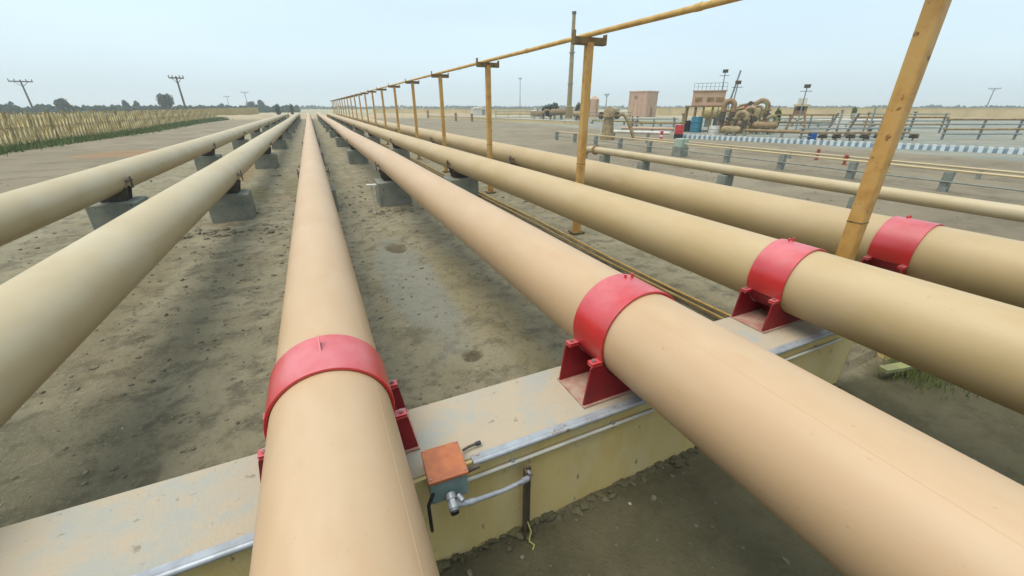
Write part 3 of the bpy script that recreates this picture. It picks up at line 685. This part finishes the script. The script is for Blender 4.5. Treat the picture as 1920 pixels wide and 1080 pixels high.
# pipe racks
def rack(u0, u1, v, vt, label, npipe=4):
    a, b = gp(u0, v), gp(u1, v); h = hz((u0 + u1) / 2, vt, (a + b) / 2); d = b - a; L = d.length
    t = thing('pipe_rack', label, 'pipe rack', a, math.atan2(d.y, d.x))
    n = max(2, int(L / 2.4))
    for k in range(n + 1):
        xx = L * k / n
        MB().span((xx - .06, -.06, -.1), (xx + .06, .06, h)).build('upright', 'greypipe', t)
    for k in range(npipe):
        z = h * (.28 + .68 * k / max(1, npipe - 1)); MB().cyl((-.3, -.15 + .02 * k, z), (L + .3, -.15 + .02 * k, z), .055 + .03 * (k % 2), 10).build('rack_pipe', ['greypipe', 'tanmetal', 'greypipe', 'rust'][k % 4], t, smooth=True)
    return t
rack(1435, 1555, 243, 214, 'grey pipe rack left of the steel stairs', 4)
rack(1590, 1760, 250, 212, 'grey pipe rack reaching behind the nearest yellow post', 5)
rack(1500, 1690, 262, 240, 'low pipe rack just behind the painted kerb', 3)
rack(1765, 1900, 262, 222, 'grey pipe rack at the far right edge', 4)
rack(1185, 1262, 246, 222, 'low pale pipe rack left of the raised cabin', 3)
vl = None
for k, u in enumerate((1540, 1566, 1592, 1618, 1644, 1710)):
    p, h = at(u, 264, 252)
    t = thing('gate_valve', ['dark gate valve next to the bright blue drum', 'dark gate valve, second in the row right of the blue drum', 'dark gate valve, third in the row right of the blue drum', 'dark gate valve, fourth in the row right of the blue drum', 'dark gate valve, fifth in the row, just left of the nearest yellow post', 'dark gate valve right of the nearest yellow post'][k], 'valve', p, face(p), 'dark valves behind the painted kerb')
    MB().cyl((-.3, 0, .35), (.3, 0, .35), .16, 12).build('valve_body', 'dark_steel', t, smooth=True)
    b = MB(); b.cyl((0, 0, -.1), (0, 0, h), .06, 8); b.cyl((0, 0, h), (0, 0, h + .06), .24, 14); b.build('handwheel', 'rust', t, smooth=True)

rr_ = random.Random(4)
for k in range(13):
    u = rr_.uniform(1165, 1285) if k < 7 else rr_.uniform(1425, 1730); v = rr_.uniform(238, 258); p = gp(u, v); h = rr_.uniform(.8, 2.1)
    t = thing('riser_pipe', 'thin riser pipe with a cap among the plant equipment', 'riser pipe', p, face(p), 'capped riser pipes in the plant yard')
    MB().cyl((0, 0, -.1), (0, 0, h), .07, 10).build('riser', ['greypipe', 'rust', 'olive'][k % 3], t, smooth=True)
    b = MB(); b.cyl((0, 0, h), (0, 0, h + .08), .15, 12); b.cyl((-.25, 0, h * .6), (.25, 0, h * .6), .05, 8); b.build('riser_cap', ['dark_steel', 'rust'][k % 2], t, smooth=True)
for k, (u0, v0, u1, v1, m_, lab) in enumerate(((1165, 250, 1262, 252, 'pinkwall', 'pinkish surface pipe left of the red drum'), (1150, 258, 1255, 262, 'pale', 'pale surface pipe lying right of the wellhead'),
        (1395, 255, 1520, 260, 'rust', 'rusty surface pipe behind the painted kerb, left of the blue drum'), (1440, 236, 1640, 242, 'greypipe', 'grey green surface pipe crossing behind the lookout hut'),
        (1400, 228, 1700, 233, 'pale', 'long pale surface pipe in front of the perimeter wall'), (1110, 232, 1275, 238, 'olive', 'olive surface pipe behind the wellhead'))):
    a, b = gp(u0, v0), gp(u1, v1); d = b - a; L = d.length
    t = thing('surface_pipe', lab, 'pipe', a, math.atan2(d.y, d.x)); MB().cyl((0, 0, .5), (L, 0, .5), .13, 12).build('pipe_wall', m_, t, smooth=True)
    for q in range(int(L / 3) + 1): MB().span((q * 3 - .1, -.14, -.1), (q * 3 + .1, .14, .368)).build('stand', 'concrete', t)
# olive bush by hut, clumps handled below
# pink box building far behind
p, h = at(1202, 219, 173)
t = thing('block_building', 'tall pink and tan windowless block building beyond the wellhead', 'building', p, R(20))
o = MB().span((-2.7, -2.7, -.2), (2.7, 2.7, h)).build('wall', 'pinkwall', t)
MB().span((-2.85, -2.85, h + .002), (2.85, 2.85, h + .25)).build('roof', 'pinkwall', t)
mb = MB()
for k in range(5):
    for (x_, y_) in ((-2.4 + k * 1.2, -2.74), ): mb.box((x_, y_, h / 2), (.2, .1, h - .3))
    mb.box((-2.74, -2.4 + k * 1.2, h / 2), (.1, .2, h - .3))
mb.build('wall_ribs', 'pinkwall', t)
dr = MB().box((-.0, -2.76, 1.1), (.95, .08, 2.2)).build('door', 'rust', t); MB().box((.35, -2.83, 1.1), (.06, .06, .2)).build('handle', 'dark_steel', dr)
MB().box((-2.78, .6, h - 1.2), (.08, .9, .6)).build('vent', 'rust', t)
p, h = at(1112, 220, 180)
t = thing('storage_silo', 'small grey brown silo just right of the third tall yellow post', 'silo', p)
MB().tube([(0, 0, -.1), (0, 0, h * .85), (0, 0, h)], [1.2, 1.2, .3], 20).build('silo_shell', 'pinkwall', t, smooth=True)
for a in (0, 1.57, 3.14, 4.71): MB().bar((1.25 * math.cos(a), 1.25 * math.sin(a), -.1), (1.25 * math.cos(a), 1.25 * math.sin(a), h * .85), .12).build('silo_rib', 'rust', t)
t['label'] = 'small pink brown silo left of the block building'
# tall stack
p, h = at(1066, 222, 27)
t = thing('flare_stack', 'tall slender brownish flare stack rising above the long yellow rail', 'stack', p)
MB().tube([(0, 0, -.2), (0, 0, 2.5), (0, 0, 2.6), (0, 0, h * .5), (0, 0, h)], [.95, .9, .56, .48, .36], 20).build('stack_pipe', 'fencepost', t, smooth=True)
MB().cyl((0, 0, h), (0, 0, h + .5), .46, 16).build('stack_tip', 'dark_steel', t, smooth=True)
for z in (h * .35, h * .65): MB().cyl((0, 0, z), (0, 0, z + .12), .72, 16).build('stack_ring', 'greypipe', t, smooth=True)
# low white wall/bund, sheds
a, b = gp(735, 217), gp(1092, 235)
d = b - a
t = thing('low_bund_wall', 'long low pale wall crossing behind the yellow posts', 'wall', a, math.atan2(d.y, d.x))
MB().span((0, -.2, -.2), (d.length, .2, .50)).build('wall_body', 'sandwall', t); MB().span((0, -.26, .502), (d.length, .26, .58)).build('coping', 'pale', t)
def shed(u, v, vt, wpx, m, label, rz=.2, name='shed'):
    p, h = at(u, v, vt); W = wpx * px(u, v) / 2
    t = thing(name, label, 'shed', p, face(p) + rz)
    o = MB().span((-W, -W * .7, -.1), (W, W * .7, h * .78)).build('wall', m, t)
    MB().slab([(-W * 1.1, h * .782), (W * 1.1, h * .782), (0, h)], -W * .8, W * .8).build('roof', 'pale', t)
    MB().box((W * .3, -W * .7 - .02, h * .33), (W * .4, .05, h * .62)).build('door', 'greypipe', t)
shed(900, 216, 200, 30, 'pale', 'white shed with pale roof left of the flare stack')
shed(1005, 219, 206, 22, 'sandwall', 'low tan shed close left of the flare stack')
shed(1048, 221, 205, 16, 'pale', 'small white shed at the foot of the flare stack')
shed(1150, 218, 200, 20, 'sandwall', 'tan shed between the silo and the block building')
for k, (u, v, vt, lab) in enumerate(((855, 227, 213, 'short rusty bollard, the left of two behind the pale wall'), (885, 228, 214, 'short rusty bollard, the right of two behind the pale wall'), (803, 222, 208, 'short rusty bollard farther left beyond the yellow posts'))):
    p, h = at(u, v, vt); t = thing('bollard', lab, 'bollard', p, 0, 'rusty bollards beyond the posts')
    MB().cyl((0, 0, -.1), (0, 0, h), .22, 12).build('bollard_shaft', 'rust', t, smooth=True); MB().cyl((0, 0, h), (0, 0, h + .1), .27, 12).build('bollard_cap', 'red', t, smooth=True)
for (u0, u1, v, vt, lab) in ((930, 1020, 224, 208, 'grey pipe rack behind the pale wall, left of the stack'), (1095, 1180, 228, 210, 'grey pipe rack behind the wellhead')):
    rack(u0, u1, v, vt, lab, 3)
# long sand coloured perimeter wall
def pwall(u0, v0, u1, v1, h, label):
    a, b = gp(u0, v0), gp(u1, v1); d = b - a
    t = thing('perimeter_wall', label, 'wall', a, math.atan2(d.y, d.x)); L = d.length
    MB().span((0, -.15, -.2), (L, .15, h)).build('wall_body', 'sandwall', t); MB().span((0, -.22, h + .001), (L, .22, h + .12)).build('coping', 'sandwall', t)
    mb = MB()
    for k in range(int(L / 6)): mb.box((k * 6 + 3, -.2, h / 2), (.4, .1, h))
    mb.build('wall_piers', 'sandwall', t)
pwall(1225, 216.5, 2200, 223, 2.1, 'long sand coloured perimeter wall behind the plant on the right')
pwall(700, 212, 1100, 214.5, 1.6, 'low sand coloured wall far behind the yellow posts')
# end embankment where the pipes dive underground
t = thing('sand_berm', 'pale sand berm where the pipelines end far away', 'berm', (0, YEND + 6, 0))
mb = MB(); vsb = []; nb = 60
for k in range(nb + 1):
    x = -22 + 60 * k / nb
    for (yy, zz) in ((-2.6, -.2), (-1, .75), (1.2, .85), (4, -.2)): vsb.append((x, yy + noise.noise(Vector((x * .3, yy, 0))) * .6, zz + (noise.noise(Vector((x * .4, 3, yy))) * .25 if zz > 0 else 0)))
mb.add(vsb, [(k * 4 + i, k * 4 + i + 1, k * 4 + 5 + i, k * 4 + 4 + i) for k in range(nb) for i in range(3)])
mb.build('berm_bank', 'berm', t, smooth=True)

# ---------------------------------------------------------------- left reed fence, grass verge
t = thing('reed_fence', 'long ochre lattice fence bordering the field on the left', 'fence', (-18.1, 0, 0))
mb = MB(); hh = 2.15
Y0, Y1 = 6.0, 200.0; rf = random.Random(9); mk = MB()
y = Y0
while y < Y1:
    for sg in (-1, 1):
        mb.bar((.04 * sg, y - sg * .45, .10), (.04 * sg, y + sg * .45, hh - .1 + rf.uniform(-.05, .05)), .075)
    y += .55
y = Y0
while y < Y1:
    mk.bar((.1, y, 0), (.1, y + rf.uniform(-.08, .08), hh + rf.uniform(-.15, .1)), .06); y += .62
mb.build('lattice', 'lath', t); mk.build('reed_stakes', 'fence', t)
mb = MB()
for z in (.35, 1.2, hh - .1): mb.bar((.0, Y0, z), (.0, Y1, z), .05)
mb.build('fence_wire', 'fencepost', t)
y = Y0
while y < Y1: MB().box((0, y, hh / 2 - .1), (.14, .14, hh + .35)).build('fence_post', 'fencepost', t); y += 2.6
def tuft_field(n, fn, hmin, hmax, w, m, name):
    mb = MB(); r = random.Random(21)
    for _ in range(n):
        x, y, s = fn(r); h = r.uniform(hmin, hmax) * s; a = r.uniform(0, PI); lx, ly = r.uniform(-.5, .5) * h, r.uniform(-.5, .5) * h
        c, d = math.cos(a) * w * s, math.sin(a) * w * s
        mb.add([(x - c, y - d, -.02), (x + c, y + d, -.02), (x + lx, y + ly, h)], [(0, 1, 2)])
    return stuff(mb.build(name, m))
tuft_field(16000, lambda r: (lambda y: (-16.9 + r.gauss(0, .5) + .4 * math.sin(y * .13), y, 1 + y / 80))(7 + 110 * r.random() ** 1.3), .08, .3, .035, 'grass', 'verge_grass')
tuft_field(9000, lambda r: (-19.5 - abs(r.gauss(0, 18)), 10 + 130 * r.random(), 2.2), .3, .65, .05, 'fence', 'dry_crop')
tuft_field(500, lambda r: (5.2 + r.gauss(0, .15), 1.3 + r.gauss(0, .15), 1), .03, .09, .005, 'grass', 'weeds')
o = MB().box((5.12, 1.42, .04), (.5, .09, .05), Matrix.Rotation(R(-12), 3, 'Z')).build('loose_plank', 'hay', None, bevel=.006)
tag(o, 'mossy yellow green plank lying on the ground past the end of the ochre beam', 'plank')

# ---------------------------------------------------------------- trees, bushes, poles on the left and along the horizon
def leafy(mb, c, rx, rz_, n, ls, r):
    for _ in range(n):
        while True:
            q = Vector((r.uniform(-1, 1), r.uniform(-1, 1), r.uniform(-1, 1)))
            if q.length < 1 and (q.length > .45 or r.random() < .3): break
        k = 1 + .35 * noise.noise(q * 2.2 + Vector(c) * .3)
        p_ = Vector((c[0] + q.x * rx * k, c[1] + q.y * rx * k, c[2] + q.z * rz_ * k))
        a = Vector((r.uniform(-1, 1), r.uniform(-1, 1), r.uniform(-1, 1))).normalized() * ls * r.uniform(.6, 1.3)
        b = a.cross(Vector((r.uniform(-1, 1), r.uniform(-1, 1), r.uniform(-1, 1)))).normalized() * ls * r.uniform(.5, 1)
        mb.add([p_ - a, p_ + b, p_ + a, p_ - b], [(0, 1, 2, 3)])
def tree(u, D, vt, wpx, label, seed, name='tree', trunk=.3, m='leaf', cat='tree', ub=None):
    r = random.Random(seed); p = far(u, D); H = hz(u, vt, p); mpp = (far(u + 1, D) - far(u, D)).length; W = wpx * mpp / 2
    t = thing(name, label, cat, p, 0, 'trees and bushes on the horizon')
    cz = H * (1 + trunk) / 2; 
    tr = MB(); tr.tube([(0, 0, -.3), (.1 * W, 0, H * .3), (0, .1 * W, H * .8)], [H * .035, H * .025, H * .01], 8)
    for k in range(5):
        a = r.uniform(0, 6.28); tr.tube([(0, 0, H * (.25 + .07 * k)), (math.cos(a) * W * .5, math.sin(a) * W * .5, H * (.5 + .07 * k))], [H * .015, H * .006], 6)
    tr.build('trunk', 'bark', t, smooth=True)
    mb = MB()
    for k in range(9):
        a = r.uniform(0, 6.28); q = r.uniform(.15, .62) * W
        leafy(mb, (math.cos(a) * q, math.sin(a) * q, H * trunk + r.uniform(.25, .75) * (H * (1 - trunk))), W * .5, H * (1 - trunk) * .34, 420, W * .06 + .06, r)
    mb.build('crown', m, t)
tree(316, 230, 176, 38, 'rounded dark green tree beside the leaning utility pole', 1, trunk=.05)
tree(257, 240, 188, 14, 'small round tree left of the largest tree on the horizon', 2, trunk=.05)
tree(237, 240, 189, 18, 'small tree at the left end of the horizon hedge', 3, trunk=.05)
tree(492, 300, 186, 16, 'small dark tree right of the utility pole', 4, trunk=.1)
tree(470, 300, 189, 18, 'low bush left of the small dark tree near the pipe vanishing point', 5, trunk=.05, cat='bush', name='bush')
tree(520, 160, 196, 10, 'dark bush close left of the pipe vanishing point', 6, trunk=.0, cat='bush', name='bush')
tree(546, 170, 195, 9, 'dark bush nearest to the pipe vanishing point', 7, trunk=.0, cat='bush', name='bush')
tree(1032, 100, 194, 34, 'brown green tree left of the flare stack foot', 8, trunk=.15)
tree(1086, 98, 194, 18, 'dark shrub right of the flare stack foot', 9, trunk=.05)
tree(1463, 62, 202, 14, 'yellow green bush left of the lookout hut', 10, trunk=.1, cat='bush', name='bush', m='grass')
tree(120, 230, 186, 40, 'broad dark tree at the far left of the horizon', 12, trunk=.1)
tree(1605, 118, 200, 12, 'small green bush against the long perimeter wall', 13, trunk=.0, cat='bush', name='bush', m='grass')
# hedge / far wood as masses
def band(u0, u1, D, vt, n, ls, name, m, seed):
    r = random.Random(seed); mb = MB()
    for _ in range(n):
        u = r.uniform(u0, u1); p = far(u, D * r.uniform(.92, 1.08)); H = hz(u, vt, p)
        H *= .75 + .5 * noise.noise(Vector((u * .03, seed, 0))) + .3 * noise.noise(Vector((u * .2, seed, 4)))
        z = r.random() * max(.5, H); a = r.uniform(0, PI); L = ls * r.uniform(.6, 1.4)
        c, s_ = math.cos(a) * L, math.sin(a) * L; k = r.uniform(.4, 1) * L
        mb.add([(p.x - c, p.y - s_, z), (p.x, p.y, z + k), (p.x + c, p.y + s_, z + r.uniform(-.3, .3) * L), (p.x, p.y, z - k)], [(0, 1, 2, 3)])
    return stuff(mb.build(name, m))
band(-300, 560, 245, 196, 7000, .7, 'hedgerow', 'leafblue', 1)
band(560, 2300, 520, 198, 9000, 1.0, 'distant_woodland', 'leafblue', 2)
def upole(u, D, vt, label, arm=2.2, lean=0.0):
    p = far(u, D); H = hz(u, vt, p)
    t = thing('utility_pole', label, 'utility pole', p, face(p), 'utility poles on the horizon')
    MB().tube([(lean, 0, -.3), (0, 0, H)], [.24, .15], 10).build('pole_shaft', 'wood', t, smooth=True)
    MB().box((0, -.15, H - .4), (arm * 2, .18, .26)).build('cross_arm', 'wood', t)
    mb = MB()
    for s_ in (-1, -.5, .5, 1): mb.cyl((s_ * arm * .95, -.15, H - .27), (s_ * arm * .95, -.15, H + .15), .09, 8)
    mb.bar((-arm * .6, -.15, H - .45), (0, -.15, H - 1.5), .1); mb.bar((arm * .6, -.15, H - .45), (0, -.15, H - 1.5), .1)
    mb.build('insulators', 'wood', t)
upole(347, 120, 143, 'grey T-shaped utility pole, the tallest one on the left', 1.3)
upole(465, 330, 172, 'thin far utility pole just left of the small dark tree')
upole(430, 420, 180, 'thin far utility pole between the tall pole and the small trees')
upole(975, 260, 146, 'thin far pole seen between two yellow posts', 1.0)
upole(1136, 190, 176, 'short far pole right of the tall thick yellow post', 1.0)
upole(60, 160, 150, 'utility pole near the far left edge of the horizon', 2.0)
upole(1850, 300, 165, 'thin far utility pole at the right edge of the horizon', 2.0)

# ---------------------------------------------------------------- hazy air
hm = bpy.data.materials.new('haze_air'); hm.use_nodes = True; hn = hm.node_tree; hn.nodes.remove(hn.nodes['Principled BSDF'])
pv = hn.nodes.new('ShaderNodeVolumePrincipled'); pv.inputs['Color'].default_value = (.86, .92, .97, 1); pv.inputs['Density'].default_value = HAZE; pv.inputs['Anisotropy'].default_value = .3
hn.links.new(pv.outputs[0], hn.nodes['Material Output'].inputs['Volume'])
M['haze'] = hm
stuff(MB().span((-3400, -3400, -1.5), (3400, 3400, 28)).build('haze', 'haze'))

# ---------------------------------------------------------------- light and sky
SUN_AZ = R(-102)      # compass direction the sun stands in, from +y towards +x
SUN_EL = R(70)
wd = bpy.data.worlds.new('World'); S.world = wd; wd.use_nodes = True
nt = wd.node_tree; bg = nt.nodes['Background']
sky = nt.nodes.new('ShaderNodeTexSky'); sky.sky_type = 'NISHITA'; sky.sun_disc = False
sky.sun_elevation = SUN_EL; sky.sun_rotation = SUN_AZ; sky.air_density = 1.0; sky.dust_density = 3.5; sky.ozone_density = 1.0; sky.altitude = 0
# milky overcast: the clear sky seen through an even white cloud veil
mx = nt.nodes.new('ShaderNodeMix'); mx.data_type = 'RGBA'; mx.inputs[0].default_value = .55
tc = nt.nodes.new('ShaderNodeTexCoord'); mpp = nt.nodes.new('ShaderNodeMapping'); mpp.inputs['Scale'].default_value = (1, 1, 4.5)
nt.links.new(tc.outputs['Generated'], mpp.inputs[0]); nn = nt.nodes.new('ShaderNodeTexNoise'); nn.inputs['Scale'].default_value = 1.8; nn.inputs['Detail'].default_value = 5
nt.links.new(mpp.outputs[0], nn.inputs['Vector']); mr = nt.nodes.new('ShaderNodeMapRange'); mr.inputs['From Min'].default_value = .3; mr.inputs['From Max'].default_value = .7
mr.inputs['To Min'].default_value = .51; mr.inputs['To Max'].default_value = .61; nt.links.new(nn.outputs['Fac'], mr.inputs['Value']); nt.links.new(mr.outputs[0], mx.inputs[0])
mx.inputs[7].default_value = (7.3, 9.1, 10.0, 1)
nt.links.new(sky.outputs[0], mx.inputs[6]); nt.links.new(mx.outputs[2], bg.inputs[0]); bg.inputs[1].default_value = .118
sl_ = bpy.data.lights.new('sun', 'SUN'); so = bpy.data.objects.new('sun', sl_); COL.objects.link(so)
sl_.energy = 2.1; sl_.angle = R(42); sl_.color = (1.0, .94, .84)
dv = Vector((math.sin(SUN_AZ) * math.cos(SUN_EL), math.cos(SUN_AZ) * math.cos(SUN_EL), math.sin(SUN_EL)))
so.rotation_euler = dv.to_track_quat('Z', 'Y').to_euler(); so.location = dv * 50

vs_ = S.view_settings; vs_.view_transform = 'Standard'; vs_.look = 'None'; vs_.gamma = 1; vs_.use_curve_mapping = False; vs_.exposure = 0.30
S.cycles.use_denoising = True
S.cycles.volume_bounces = 1
S.cycles.max_bounces = 6
